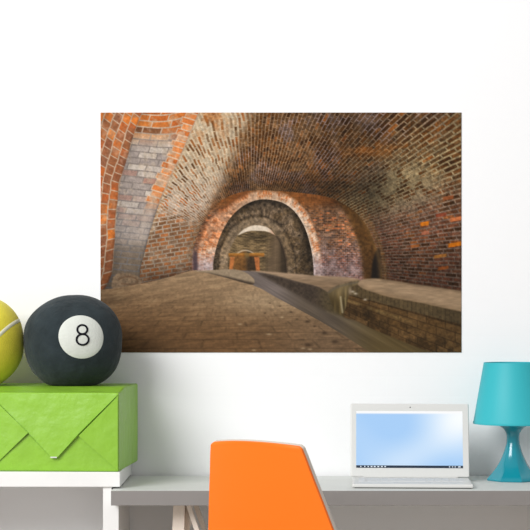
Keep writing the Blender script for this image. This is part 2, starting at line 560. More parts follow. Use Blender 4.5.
    put(blur(inside([(228.6, 253.2), (264.2, 253.0), (264.4, 256.4), (228.6, 256.6)]), 1), mix(C(180, 122, 54), C(128, 80, 34), sst(253, 256.5, PY)[..., None]) * (0.8 + 0.4 * fine)[..., None])
    put(blur(inside([(244.5, 252.5), (250, 252.5), (249, 258), (245, 258)]), 2) * 0.6, np.broadcast_to(C(108, 92, 60), img.shape))

    # ---- pier on the left
    corner = spl([(203, 104), (198, 117), (190.5, 134), (184, 150), (176.5, 166), (170, 180), (162, 198), (155.5, 215), (149.5, 234), (144.5, 254), (140.5, 270), (139.5, 290)])
    inner = spl([(146, 104), (141.5, 116), (134.5, 134), (127.5, 158), (121, 180), (117.5, 205), (115.5, 232), (114, 255), (112.5, 272), (104, 291)])
    pier = inside(corner + [(104, 291)] + inner[::-1])
    D, S = dist(corner, 30)
    sag = 0.10 * (PX - 130) - 0.0065 * np.clip(PX - 150, 0, 99) ** 2 * sst(170, 112, PY)
    m, r1, r2 = bricks(PX + 0.33 * PY, PY - sag + 0.5 * med, 19.0, 6.3, 0.62, 0.6, 81, 0.4)
    up = sst(150, 122, PY)
    qrow = np.floor(S / 6.1)
    qlen = 12.5 + 4.5 * (qrow % 2) + 2.0 * (hsh(qrow, qrow * 0, 5) - 0.5)
    q0, q1 = S - 0.12 * D - 6.1 * np.floor((S - 0.12 * D) / 6.1), D
    qrow = np.floor((S - 0.12 * D) / 6.1)
    qlen = 11.5 + 2.0 * (qrow % 2) + 2.0 * (hsh(qrow, qrow * 0, 5) - 0.5)
    qr = hsh(qrow, qrow * 0, 15)
    qo = sst(qlen + 0.8, qlen - 0.4, D) * sst(226, 196, PY + 10 * qr)
    qm = sst(0.3, 1.0, np.minimum(np.minimum(q0, 6.1 - q0), np.minimum(D - 0.4 + 0 * D, qlen - D)))
    m = np.where(qo > 0.5, qm, m)
    cb = mix(C(160, 146, 138), C(202, 188, 174), sst(0.3, 0.9, r1))
    cb = mix(cb, C(168, 116, 98), sst(0.76, 0.9, r2) * 0.7)
    cb = mix(cb, C(160, 148, 140), sst(185, 225, PY) * 0.8)
    cb = mix(cb, C(134, 116, 98), sst(228, 266, PY))
    cb = mix(cb, mix(C(186, 96, 42), C(206, 122, 54), r1), up)
    cb = mix(cb, C(96, 62, 44), up * sst(0.8, 0.86, r2) * 0.9)
    cb = mix(cb, mix(C(196, 104, 46), C(228, 146, 88), qr), qo)
    cb = mix(cb, C(200, 170, 144), qo * sst(0.5, 0.66, med) * 0.7)
    cm = mix(C(136, 124, 116), C(132, 124, 120), sst(180, 230, PY))
    cm = mix(cm, C(214, 182, 152), np.maximum(up * 0.8, qo))
    pc = mix(cm, cb, m) * (0.86 + 0.28 * fine)[..., None] * (0.92 + 0.16 * grain)[..., None]
    pc = mix(pc, C(206, 184, 164), 0.30 * np.exp(-((D - 8) / 4.0) ** 2) * sst(190, 220, PY) * sst(262, 230, PY))
    pc *= (1 - 0.20 * np.exp(-(D / 1.6) ** 2))[..., None]
    D5, _ = dist(inner, 16)
    pc *= (1 - 0.14 * np.exp(-(D5 / 6.0) ** 2) - 0.16 * sst(235, 250, PY) - 0.16 * sst(262, 284, PY))[..., None]
    pc = mix(pc, C(184, 164, 142) * (0.8 + 0.4 * fine)[..., None], 0.45 * sst(0.52, 0.68, fbm(PX / 5, PY / 5, 97)) * sst(240, 205, PY))
    put(pier, pc)
    put(np.exp(-((D - 1.2) / 1.6) ** 2) * (1 - pier) * 0.5 * sst(250, 215, PY), np.broadcast_to(C(196, 172, 140), img.shape) * (0.8 + 0.4 * fine)[..., None])
    # outer strip of near wall
    D5b, _ = dist(inner, 60)
    strip = inside([(90, 104)] + inner + [(90, 296)])
    D5b = D5b + 1.6 * (fbm(PX / 14, PY / 14, 66) - 0.5) * 2
    tilt = 0.75 - 1.05 * sst(130, 260, PY)
    m, r1, r2 = bricks(PY - tilt * (PX - 100) + 0.5 * med, D5b, 11.0, 8.6, 0.62, 0.6, 91)
    cb = mix(C(178, 94, 48), C(214, 120, 50), sst(0.3, 0.8, r1))
    cb = mix(cb, C(126, 82, 60), sst(0.55, 0.72, r2) * 0.75)
    cb = mix(cb, C(196, 158, 132), sst(0.55, 0.75, med) * 0.45)
    cb = mix(cb, C(146, 84, 52), sst(225, 265, PY) * 0.7)
    st = mix(C(188, 160, 134), mix(cb, C(150, 104, 76), 0.5 * sst(0.45, 0.7, fbm(PX / 6, PY / 6, 88))), m) * (0.82 + 0.36 * fine)[..., None]
    st *= (1 - 0.28 * sst(230, 285, PY) - 0.2 * np.exp(-(D5 / 2.0) ** 2) - 0.12 * blob(104, 116, 8, 10))[..., None]
    put(strip, st)
    # footing stone of the pier
    foot = inside(spl([(112, 286), (114, 277), (120, 273), (130, 273.2), (139, 277), (141, 284), (130, 289), (116, 290)], closed=True))
    put(blur(foot, 2), C(122, 100, 78) * (0.7 + 0.55 * fine)[..., None])
    D6, _ = dist(spl([(119, 279), (127, 276.5), (135, 278), (137.5, 282), (132, 284.5), (122, 283.5)]), 6)
    put(np.exp(-(D6 / 0.9) ** 2) * 0.55, np.broadcast_to(C(84, 58, 40), img.shape))

    # ---- stone floor
    fz = FF / np.maximum(PY - 252, 4)
    fx = (PX - VX) * fz / FF
    floor = inside(spl([(96, 290), (112, 288.5), (140, 284), (166, 278), (192, 270.6), (205, 272), (225, 277.2), (240, 281), (252, 284.3), (262, 289), (273, 295.5), (286, 302.5), (300, 310), (318, 319.8), (337, 331), (355, 342.5), (376, 356)]) + [(96, 356)])
    streak = fbm(PX / 11 + PY / 9, (PY + 0.10 * PX - 0.0004 * (PX - 200) ** 2) / 2.0, 12, 4)
    m, r1, r2 = bricks(fx + 0.10 * fz, fz * 1.0, 0.62, 0.26, 0.014, 0.9, 101, 0.5)
    cf = mix(C(150, 122, 92), C(108, 78, 50), sst(272, 345, PY + 0.10 * (210 - PX)))
    cf = mix(cf, C(112, 92, 72), blob(330, 345, 60, 40) * 0.6)
    cf = cf * (0.80 + 0.38 * streak)[..., None] * (0.88 + 0.24 * fine)[..., None] * (0.97 + 0.06 * r1)[..., None]
    cf *= (1 - 0.15 * (1 - m) * sst(275, 300, PY))[..., None]
    cf = mix(cf, C(160, 138, 104), 0.35 * sst(0.62, 0.8, streak) * sst(340, 285, PY))
    cf = mix(cf, C(168, 144, 114) * (0.8 + 0.4 * fine)[..., None], 0.6 * blob(268, 300, 42, 13))
    cf *= (1 - 0.22 * blob(110, 300, 20, 10) - 0.16 * blob(130, 350, 60, 22))[..., None]
    put(floor, cf)
    for x, y, w in ((307.5, 321.5, 2.2), (314.5, 326, 1.6), (324.5, 333, 2.6), (335, 341.5, 3.2), (308, 345, 3.0), (291, 312, 1.4), (280, 306, 1.2), (270, 303, 1.0), (297, 319, 1.3), (265, 313, 1.0)):
        put(np.clip(blob(x, y, w * 1.1, w * 0.55) * 1.3, 0, 1) * 0.65, np.broadcast_to(C(58, 44, 32), img.shape))
    for x, y, w in ((269, 334, 3), (303, 348, 2.5), (254, 350, 2.2), (310, 349, 2.2), (240, 324, 2.0), (282, 317, 1.6)):
        put(blob(x, y, w, 0.9) * 0.6, np.broadcast_to(C(190, 164, 128), img.shape))

    # ---- channel with water
    chan = inside([(238, 270.2), (262, 271.6)] + spl([(262, 271.6), (285, 278), (310, 284), (330, 292), (345, 303), (375, 321), (405, 338), (445, 356)]) + [(376, 356)] +
                  spl([(376, 356), (355, 342.5), (337, 331), (318, 319.8), (300, 310), (286, 302.5), (273, 295.5), (262, 289), (252, 284.3), (254, 279), (246, 273), (238, 270.2)]))
    along = (PX - 262) * 0.86 + (PY - 275) * 0.5
    cross = -(PX - 262) * 0.5 + (PY - 275) * 0.86
    cw = mix(C(112, 100, 94), C(90, 78, 66), sst(270, 310, PX))
    cw = mix(cw, C(88, 72, 44), sst(325, 385, PX))
    cw = cw * (0.86 + 0.28 * fbm(along / 30, cross / 1.6, 14, 3))[..., None]
    cw *= (1 - 0.24 * blob(345, 312, 18, 8) + 0.12 * blob(285, 288, 18, 5))[..., None]
    put(chan, cw)
    D7, _ = dist(spl([(328, 311), (340, 316.5), (357, 326), (378, 338), (402, 354)]), 10)
    put(chan * np.exp(-(D7 / 2.4) ** 2) * 0.22 * sst(420, 340, PX), np.broadcast_to(C(150, 132, 100), img.shape))
    # rounded kerb at the far left bank
    bulge = inside(spl([(194, 271), (212, 270), (232, 269.2), (243, 271.2), (251, 276), (254.5, 280.5), (253, 284.5), (244, 282.8), (228, 278.2), (208, 273)], closed=True))
    dark = sst(-2.2, 1.2, PY - (271.6 + (PX - 200) * 0.185 + 0.0006 * (PX - 200) ** 2))
    put(blur(bulge, 1), mix(C(150, 130, 106), C(66, 54, 44), dark * sst(198, 212, PX)) * (0.88 + 0.24 * fine)[..., None])

    # ---- right bank: first block
    top1 = inside(spl([(250, 270.5), (275, 272), (312, 275.2), (340, 276.6), (357, 278.6), (359, 280.6), (345, 282.8), (335, 286.3), (329, 291.5), (325.5, 290.6), (318, 286.6), (300, 282), (284, 277.6), (268, 273.5)], closed=True))
    face1 = inside(spl([(256, 271.6), (268, 273.5), (284, 277.4), (300, 281.6), (318, 286.2), (328, 291)]) + [(330, 300), (345, 306), (345, 316), (334, 313.5), (325, 310), (312, 303), (300, 296), (280, 285.5), (262, 275.5)])
    put(blur(face1, 6), mix(C(66, 55, 46), C(78, 66, 44), sst(310, 335, PX)[..., None]) * (0.75 + 0.5 * fine)[..., None])
    put(blur(top1, 2), mix(C(158, 132, 106), C(128, 104, 80), sst(273, 287, PY)) * (0.80 + 0.4 * streak)[..., None])
    # side stream falling into the channel
    gap = inside(spl([(328, 291.5), (335, 286.3), (345, 282.8), (358, 280.4), (360, 283), (353, 288.5), (351, 294), (358, 300), (352, 312), (346, 317), (336, 311), (330, 300)], closed=True))
    put(blur(gap, 2), mix(C(104, 88, 60), C(78, 64, 38), sst(290, 302, PY)) * (0.7 + 0.6 * noise(PX / 1.8, PY / 14, 3))[..., None])
    D8, _ = dist(spl([(329, 292), (336, 287.5), (347, 284.2), (358, 282)]), 6)
    put(np.exp(-(D8 / 1.2) ** 2) * 0.55, np.broadcast_to(C(96, 86, 76), img.shape))
    D9, _ = dist(spl([(340.5, 297), (341.3, 304), (342.4, 312)]), 6)
    put(np.exp(-(D9 / 1.1) ** 2) * 0.75, np.broadcast_to(C(176, 160, 126), img.shape))
    D9, _ = dist(spl([(345, 298), (345.6, 306), (345, 315)]), 6)
    put(np.exp(-(D9 / 0.9) ** 2) * 0.45, np.broadcast_to(C(150, 134, 98), img.shape))
    # second block: face, coping and top
    face2 = inside(spl([(351, 287), (358, 285), (372, 290), (390, 294), (415, 298.5), (440, 304), (466, 308)]) + [(466, 360), (444, 357)] + spl([(444, 357), (432, 352.5), (417, 347), (394.5, 338), (372, 328.5), (357, 321), (344, 316.6), (346, 306), (351, 287)]))
    vv = (PY - (290 + (PX - 350) * 0.215)) / (0.55 + (PX - 350) * 0.0062)
    m, r1, r2 = bricks(PX * 1.0 + 3 * hsh(np.floor(vv / 8.2), np.floor(vv * 0), 3), vv, 19.0, 8.2, 0.5, 0.8, 111)
    cfc = mix(C(86, 62, 34), C(108, 80, 48), r1) * (0.70 + 0.55 * fine)[..., None]
    cfc = mix(C(52, 38, 22) + 0 * cfc, cfc, 0.45 + 0.55 * m)
    sold, q1, _ = bricks(PX, vv * 0 + 3.0, 4.2, 6.0, 0.5, 0.6, 113)
    cfc = mix(cfc, mix(C(74, 60, 40), C(88, 72, 48), sold * (0.4 + 0.6 * q1)) * (0.75 + 0.5 * fine)[..., None], sst(9.4, 8.4, vv + 0.8 * med))
    cfc *= (1 - 0.30 * blob(365, 310, 9, 8) - 0.25 * sst(18, 30, vv) * sst(0.4, 0.6, med) - 0.1 * sst(420, 461, PX) - 0.35 * np.exp(-((vv - 9.6) / 0.9) ** 2))[..., None]
    cfc = mix(cfc, C(122, 102, 64) * (0.7 + 0.6 * fine)[..., None], 0.5 * np.exp(-((vv - 20.5) / 2.4) ** 2) * sst(0.35, 0.55, med) * sst(430, 385, PX))
    put(blur(face2, 2), cfc)
    top2 = inside(spl([(357.5, 283.6), (361, 280), (369, 278.6), (384, 279.2), (420, 284.8), (466, 291.4)]) + spl([(466, 312.5), (440, 307), (415, 301.6), (392, 297.6), (374, 292.5), (362, 288), (357.5, 283.6)]))
    ct = mix(C(154, 128, 100), C(122, 97, 70), sst(0, 14, PY - (284 + (PX - 370) * 0.23)))
    put(blur(top2, 2), ct * (0.82 + 0.36 * fbm(PX / 10, PY / 2.2, 77, 4))[..., None])
    for x, y in ((352.5, 291.5), (365, 299.5), (355.5, 293.5)):
        put(blob(x, y, 2.0, 1.1) * 0.7, np.broadcast_to(C(206, 192, 170), img.shape))
    put(blob(350, 290.8, 1.6, 4.0) * 0.6, np.broadcast_to(C(172, 150, 128), img.shape))
    # soft contact shade under the right wall
    D10, _ = dist([(382, 279), (420, 284.6), (470, 292)], 10)
    put(np.exp(-(D10 / 2.2) ** 2) * 0.3 * (PY < 284 + (PX - 382) * 0.15), np.broadcast_to(C(54, 38, 24), img.shape))

    img = np.clip(img, 0, 255)
    img = img.reshape(GH, SS, GW, SS, 3).mean(axis=(1, 3)) / 255.0
    return img          # sRGB, row 0 at the top
#@PRINT_END


def build_print():
    img = make_print()
    l = np.where(img <= 0.04045, img / 12.92, ((img + 0.055) / 1.055) ** 2.4) * 0.86
    Yf, Yb = WALL_Y - 0.0016, WALL_Y - 0.0003
    a, b = at(X0, Y0, Yf), at(X1, Y1, Yf)
    gx = np.linspace(a.x, b.x, GW)
    gz = np.linspace(a.z, b.z, GH)
    co = np.zeros((GH, GW, 3), np.float32)
    co[..., 0] = gx[None, :]
    co[..., 1] = Yf
    co[..., 2] = gz[:, None]
    idx = np.arange(GW * GH).reshape(GH, GW)
    quads = np.stack([idx[:-1, :-1], idx[1:, :-1], idx[1:, 1:], idx[:-1, 1:]], -1).reshape(-1, 4)
    ring = np.concatenate([idx[0, :-1], idx[:-1, -1], idx[-1, :0:-1], idx[:0:-1, 0]])
    back = co.reshape(-1, 3)[ring].copy()
    back[:, 1] = Yb
    nb = len(ring)
    bi = np.arange(nb) + GW * GH
    sideq = np.stack([ring, np.roll(ring, -1), np.roll(bi, -1), bi], -1)
    faces = np.concatenate([quads, sideq]).astype(np.int32)
    verts = np.concatenate([co.reshape(-1, 3), back]).astype(np.float32)
    me = bpy.data.meshes.new('wall_print')
    me.vertices.add(len(verts))
    me.vertices.foreach_set('co', verts.ravel())
    me.loops.add(faces.size)
    me.loops.foreach_set('vertex_index', faces.ravel())
    me.polygons.add(len(faces))
    me.polygons.foreach_set('loop_start', np.arange(0, faces.size, 4, dtype=np.int32))
    me.update(calc_edges=True)
    ca = me.color_attributes.new('ink', 'FLOAT_COLOR', 'POINT')
    cc = np.ones((len(verts), 4), np.float32)
    cc[:GW * GH, :3] = l.reshape(-1, 3)
    cc[GW * GH:, :3] = 0.8
    ca.data.foreach_set('color', cc.ravel())
    m = bpy.data.materials.new('printed_vinyl')
    m.use_nodes = True
    nt = m.node_tree
    p = nt.nodes['Principled BSDF']
    p.inputs['Roughness'].default_value = 0.75
    p.inputs['Specular IOR Level'].default_value = 0.12
    at_ = nt.nodes.new('ShaderNodeAttribute')
    at_.attribute_name = 'ink'
    nt.links.new(at_.outputs['Color'], p.inputs['Base Color'])
    o = link('wall_print', me, m)
    o['label'] = 'large unframed photo print of a brick tunnel stuck on the white wall'
    o['category'] = 'wall print'


build_print()

# ------------------------------------------------------------------ white shelf unit
SF = 3.98                                   # front plane of the shelf
sh = thing('shelf_unit', 'white shelf unit under the green gift at the left end of the desk', 'shelf', (-0.37, SF, 0))
xr = -0.3477


def wbox(name, x0, x1, y0, y1, z0, z1, m, root, bev=0.0015):
    L = root.location
    return obj(name, box(x0 - L.x, x1 - L.x, y0 - L.y, y1 - L.y, z0 - L.z, z1 - L.z, bev=bev), m, root)


wbox('top_board', -1.02, xr, SF, 4.322, 0.7344, 0.770, M_white, sh)
bm = bmesh.new()
L = sh.location
add_prism(bm, [(-0.389 - L.x, 0.0), (-0.3517 - L.x, 0.0), (-0.3517 - L.x, 0.6942), (-0.3685 - L.x, 0.6942), (-0.3685 - L.x, 0.7343), (-0.389 - L.x, 0.7343)], 0.006, 0.335)
obj('side_panel', bm, M_white, sh)
wbox('side_panel', -1.02, -0.983, SF + 0.006, 4.315, 0.0, 0.7343, M_white, sh)

# ------------------------------------------------------------------ desk and trestles
dk = thing('desk', 'long grey desk top carrying the laptop and the teal lamp', 'desk', (0.25, 4.14, 0.695))
L = dk.location
obj('desk_board', box(-0.3652 - L.x, 0.92 - L.x, 3.9365 - L.y, 4.315 - L.y, 0, 0.035, bev=0.0008), M_desk, dk)
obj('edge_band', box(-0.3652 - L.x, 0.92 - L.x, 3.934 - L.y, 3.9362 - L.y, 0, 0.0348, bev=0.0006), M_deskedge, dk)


def make_trestle(x, label):
    t = thing('trestle', label, 'trestle', (x, 4.14, 0), 0, 'wooden trestles under the desk')
    obj('top_rail', box(-0.014, 0.022, -0.0978, 0.0958, 0.62, 0.6945, bev=0.002), M_wood, t)
    for y0 in (-0.128, 0.096):
        bm = bmesh.new()
        add_prism(bm, [(-0.0155, 0.6945), (0.0125, 0.6945), (-0.010, 0.0), (-0.042, 0.0)], y0, y0 + 0.03)
        obj('leg', bm, M_wood, t)
        bm = bmesh.new()
        add_prism(bm, [(0.0128, 0.6945), (0.0225, 0.6945), (0.272, 0.0), (0.242, 0.0)], y0, y0 + 0.03)
        obj('slanted_leg', bm, M_wood, t)
    bm = bmesh.new()
    add_prism(bm, [(-0.018, 0.235), (0.160, 0.235), (0.148, 0.275), (-0.017, 0.275)], -0.0975, -0.083)
    obj('crossbar', bm, M_wood, t)
    obj('stretcher', box(-0.024, -0.012, -0.0975, 0.0955, 0.30, 0.34, bev=0.002), M_wood, t)
    return t


make_trestle(-0.206, 'pale wooden trestle holding the desk between white shelf and orange chair')
make_trestle(0.76, 'pale wooden trestle holding up the lamp end of the desk')

# ------------------------------------------------------------------ gift box
GW_, GD_, GH_ = 0.455, 0.305, 0.1895
gift = thing('gift_box', 'green paper-wrapped gift box on the white shelf under two round cushions', 'gift', at(118.8, 471, 3.986), math.radians(-4.2))
gift.location.z = 0.7703


def gift_mesh():
    bm = bmesh.new()
    nx, ny, nz = 46, 32, 20

    def P(i, j, k):
        x, y, z = -GW_ * (1 - i / nx), GD_ * j / ny, GH_ * k / nz
        # soft paper: slightly swollen faces
        u, v, w = i / nx, j / ny, k / nz
        b = lambda t: math.sin(math.pi * t) ** 0.7 if 0 < t < 1 else 0.0
        if k == nz:
            t = min(1, y / 0.10)
            z += 0.0115 * t * t * (3 - 2 * t)
        y2 = y
        if j == 0:
            y2 -= 0.003 * b(u) * b(w)
        if i == nx:
            x += 0.002 * b(v) * b(w)
        return (x, y2, z)
    vs = {}

    def V(i, j, k):
        if (i, j, k) not in vs:
            vs[(i, j, k)] = bm.verts.new(P(i, j, k))
        return vs[(i, j, k)]
    for i in range(nx):
        for j in range(ny):
            for k in (0, nz):
                bm.faces.new((V(i, j, k), V(i + 1, j, k), V(i + 1, j + 1, k), V(i, j + 1, k)))
    for i in range(nx):
        for k in range(nz):
            for j in (0, ny):
                bm.faces.new((V(i, j, k), V(i + 1, j, k), V(i + 1, j, k + 1), V(i, j, k + 1)))
    for j in range(ny):
        for k in range(nz):
            for i in (0, nx):
                bm.faces.new((V(i, j, k), V(i, j + 1, k), V(i, j + 1, k + 1), V(i, j, k + 1)))
    return bm


gb = obj('wrapped_box', gift_mesh(), M_green, gift, smooth=True)
md = gb.modifiers.new('bev', 'BEVEL')
md.width = 0.004
md.segments = 3
md.limit_method = 'ANGLE'
md.angle_limit = math.radians(60)


def gpx(px, py):
    """front-face point of the gift from picture coordinates (local x, z)"""
    return ((px - 118.8) * 3.99 / F, (471 - py) * 3.985 / F)


def slab_flap(pts, d):
    """pts: (px, py, lift) - lift is how far the sheet's edge stands off the box face"""
    bm = bmesh.new()
    A, B = [], []
    for px, py, lf in pts:
        x, z = gpx(px, py)
        A.append(bm.verts.new((x, -d - lf - 0.0012, z)))
        B.append(bm.verts.new((x, -d - lf, z)))
    n = len(A)
    bm.faces.new(A)
    bm.faces.new(B[::-1])
    for i in range(n):
        bm.faces.new((A[i], B[i], B[(i + 1) % n], A[(i + 1) % n]))
    bmesh.ops.triangulate(bm, faces=[f for f in bm.faces if len(f.verts) > 4])
    return bm


obj('side_flap', slab_flap([(118.0, 395.5, 0.0002), (118.0, 469.5, 0.0002), (79, 435, 0.0070)], 0.0022), M_green, gift)
obj('side_flap', slab_flap([(-12, 395, 0.0002), (28, 432, 0.0070), (-12, 470, 0.0002)], 0.0022), M_green, gift)
obj('top_flap', slab_flap([(-12, 393, -0.0035), (118.2, 393.6, -0.0035), (79, 432.8, 0.0066), (57.5, 456.6, 0.0050), (51.5, 456.6, 0.0050), (28, 432.8, 0.0066)], 0.0040), M_green, gift)
obj('tape', box(gpx(50.5, 0)[0], gpx(57, 0)[0], -0.0110, -0.0103, gpx(0, 457.2)[1], gpx(0, 455.9)[1]), M_patch, gift)

# ------------------------------------------------------------------ ball cushions
BY = 4.155


def ball_surf(seed, R, flat):
    rnd = random.Random(seed)
    ph = [(rnd.uniform(2, 5), rnd.uniform(2, 5), rnd.uniform(2, 5), rnd.uniform(0, 6)) for _ in range(5)]

    def f(d, k=1.0):
        d = d.normalized()
        r = R * (1 + 0.0065 * sum(math.sin(a * d.x + b * d.y + c * d.z + p) for a, b, c, p in ph)) * k
        # slightly boxy, like a stuffed cushion
        r *= 1 + 0.11 * (abs(d.x * d.z) ** 1.3 - 0.05)
        v = d * r
        v.z *= 0.965
        if v.z < -flat:
            e = v.z + flat
            v.z = -flat + e * 0.06
            s = 1 + 0.10 * min(1, -e / (R - flat)) * 0.5
            v.x *= s
            v.y *= s
        return v
    return f


def ball_mesh(f):
    bm = bmesh.new()
    bmesh.ops.create_uvsphere(bm, u_segments=72, v_segments=48, radius=1.0)
    for v in bm.verts:
        v.co = f(v.co.copy())
    return bm


def put_ball(name, px, py, R, flat, zc, label, cat, m, seed):
    o = thing(name, label, cat, Vector(((px - CX) * BY / F, BY, zc)))
    f = ball_surf(seed, R, flat)
    obj('cushion_body', ball_mesh(f), m, o, smooth=True)
    return o, f


TOPZ = 0.7703 + GH_ + 0.0115
RB = 0.1220
fl = 0.1065
zc = TOPZ + fl + 0.0012
eb, fe = put_ball('eight_ball_cushion', 73.3, 0, RB, fl, zc, 'dark slate round cushion like a billiard ball with white number patch', 'cushion', M_felt, 3)


def img_dir(o, px, py, R=RB):
    """direction from the ball's centre to the point of its near side seen at picture (px, py)"""
    cam = Vector((0, 0, CAMZ))
    d = at(px, py, 1.0) - cam
    c = o.location - cam
    d.normalize()
    b = d.dot(c)
    disc = b * b - (c.dot(c) - R * R)
    t = b - math.sqrt(max(disc, 0))
    return (d * t - c).normalized()


pc = img_dir(eb, 82.0, 336.0)
tx = Vector((0, 0, 1)).cross(pc).normalized()
tz = pc.cross(tx).normalized()
if tx.x < 0:
    tx = -tx
bm = bmesh.new()
rings = []
NA = 56
AR = math.asin(22.2 / 48.9)
for i in range(1, 11):
    a = AR * i / 10
    k = 1.010 if i < 10 else 1.003
    rings.append([bm.verts.new(fe(pc * math.cos(a) + (tx * math.cos(2 * math.pi * j / NA) + tz * math.sin(2 * math.pi * j / NA)) * math.sin(a), k)) for j in range(NA)])
c0 = bm.verts.new(fe(pc, 1.010))
for j in range(NA):
    bm.faces.new((c0, rings[0][j], rings[0][(j + 1) % NA]))
    for i in range(9):
        bm.faces.new((rings[i][j], rings[i + 1][j], rings[i + 1][(j + 1) % NA], rings[i][(j + 1) % NA]))
patch = obj('patch', bm, M_patch, eb, smooth=True)
bm = bmesh.new()
for (cx, cy, rx, ry) in ((82.1, 329.3, 4.9, 4.6), (82.4, 339.4, 5.9, 5.5)):
    add_tube(bm, [fe(img_dir(eb, cx + rx * math.cos(2 * math.pi * k / 40), cy + ry * math.sin(2 * math.pi * k / 40)), 1.0105) for k in range(40)], 0.0026, 8, closed=True)
obj('numeral', bm, M_ink, patch, smooth=True)
# short thread pulls at the seams
tb, ft = put_ball('tennis_ball_cushion', -25.6, 0, RB, fl, zc, 'yellow round cushion like a tennis ball with white curved seam', 'cushion', M_tennis, 8)
dirs = [img_dir(tb, *p) for p in ((-62, 330), (-55, 345), (-42, 354), (-26, 354), (-12, 346), (0, 334), (5, 329.2), (10, 325), (15, 321.6), (18.5, 320))]
dirs += [Vector((0.90, 0.25, 0.36)).normalized(), Vector((0.7, 0.66, 0.26)).normalized(), Vector((0.35, 0.93, 0.1)).normalized(), Vector((0, 1, -0.05)).normalized()]
sm = []
for a, b in zip(dirs[:-1], dirs[1:]):
    for k in range(4):
        sm.append(a.lerp(b, k / 4).normalized())
for _ in range(3):
    sm = [sm[0]] + [(sm[i - 1] + sm[i] * 2 + sm[i + 1]).normalized() for i in range(1, len(sm) - 1)] + [sm[-1]]
bm = bmesh.new()
prev = None
for i, d in enumerate(sm):
    t = (sm[min(i + 1, len(sm) - 1)] - sm[max(i - 1, 0)]).normalized()
    n = d.cross(t).normalized()
    hw = 0.038
    row = [bm.verts.new(ft(d + n * hw * s, k)) for s, k in ((-1, 1.000), (-0.93, 1.0035), (0, 1.004), (0.93, 1.0035), (1, 1.000))]
    if prev:
        for q in range(4):
            bm.faces.new((prev[q], prev[q + 1], row[q + 1], row[q]))
    prev = row
obj('seam', bm, M_seam, tb, smooth=True)

# ------------------------------------------------------------------ orange chair
CA = math.radians(-35)
ch = thing('chair', 'orange chair seen from behind, standing in front of the grey desk', 'chair')
# local frame: x lateral, y forward, z up. shell centre line (y, z, half width)
prof = [(0.40, 0.432, 0.150), (0.37, 0.446, 0.178), (0.30, 0.450, 0.196), (0.20, 0.444, 0.203), (0.12, 0.440, 0.205), (0.06, 0.448, 0.205), (0.018, 0.475, 0.203),
        (-0.008, 0.515, 0.199), (-0.026, 0.57, 0.189), (-0.043, 0.63, 0.177), (-0.060, 0.69, 0.162), (-0.078, 0.75, 0.147), (-0.096, 0.81, 0.131), (-0.108, 0.85, 0.121), (-0.1115, 0.862, 0.1175),
        (-0.1140, 0.870, 0.1150), (-0.1155, 0.875, 0.1085)]


def shell(off0, off1, shrink):
    """shell between two offsets along its normal (positive = towards the sitter)"""
    bm = bmesh.new()
    P = [np.array(p, float) for p in prof]
    # smooth resample
    Q = []
    for i in range(len(P) - 1):
        p0, p1, p2, p3 = P[max(i - 1, 0)], P[i], P[i + 1], P[min(i + 2, len(P) - 1)]
        for k in range(4):
            t = k / 4
            Q.append(0.5 * (2 * p1 + (p2 - p0) * t + (2 * p0 - 5 * p1 + 4 * p2 - p3) * t * t + (3 * p1 - p0 - 3 * p2 + p3) * t ** 3))
    Q.append(P[-1])
    NX = 20
    G = {}
    for s, off in enumerate((off0, off1)):
        for i, q in enumerate(Q):
            a, b = Q[max(i - 1, 0)], Q[min(i + 1, len(Q) - 1)]
            ty, tz_ = b[0] - a[0], b[1] - a[1]
            l = math.hypot(ty, tz_)
            ny, nz = tz_ / l, -ty / l            # to the sitter's side
            for j in range(NX + 1):
                u = -1 + 2 * j / NX
                bow = 0.020 * (1 - u * u)        # gently hollow
                back = max(0.0, min(1.0, (q[1] - 0.5) / 0.2))
                camber = 0.0065 * (1 - u * u) * max(0.0, (q[1] - 0.80) / 0.075)
                x = u * (q[2] - shrink)
                G[(s, i, j)] = bm.verts.new((x, q[0] + ny * off - bow * back, q[1] + nz * off - bow * 0.5 * (1 - back) + camber))
    n = len(Q) - 1
    for i in range(n):
        for j in range(NX):
            for s in (0, 1):
                bm.faces.new((G[(s, i, j)], G[(s, i + 1, j)], G[(s, i + 1, j + 1)], G[(s, i, j + 1)]))
        for j in (0, NX):
            bm.faces.new((G[(0, i, j)], G[(1, i, j)], G[(1, i + 1, j)], G[(0, i + 1, j)]))
    for j in range(NX):
        for i in (0, n):
            bm.faces.new((G[(0, i, j)], G[(1, i, j)], G[(1, i, j + 1)], G[(0, i, j + 1)]))
    return bm


obj('shell', shell(0.0, 0.006, 0.0), M_orange, ch, smooth=False)
obj('shell_lining', shell(0.0062, 0.0150, 0.0), M_rim, ch, smooth=False)
for o in list(ch.children):
    o.data.shade_smooth()
    md = o.modifiers.new('edge', 'EDGE_SPLIT')
    md.split_angle = math.radians(50)
obj('seat_bracket', box(-0.11, 0.11, 0.06, 0.30, 0.400, 0.4255, bev=0.004), M_dark, ch)
for sx in (-1, 1):
    for yy, dy in ((0.09, -0.07), (0.27, 0.07)):
        bm = bmesh.new()
        add_tube(bm, [(sx * 0.10, yy, 0.4095), (sx * 0.185, yy + dy, 0.0)], [0.016, 0.010], 14)
        obj('leg', bm, M_leg, ch, smooth=True)
tc_ = at(254.6, 445.6, 3.45)
off = Matrix.Rotation(CA, 4, 'Z') @ Vector((0, -0.1155, 0.875))
ch.location = (tc_.x - off.x, tc_.y - off.y, 0.0)
ch.rotation_euler = (0, 0, CA)
CHAIR_DZ = tc_.z - 0.875

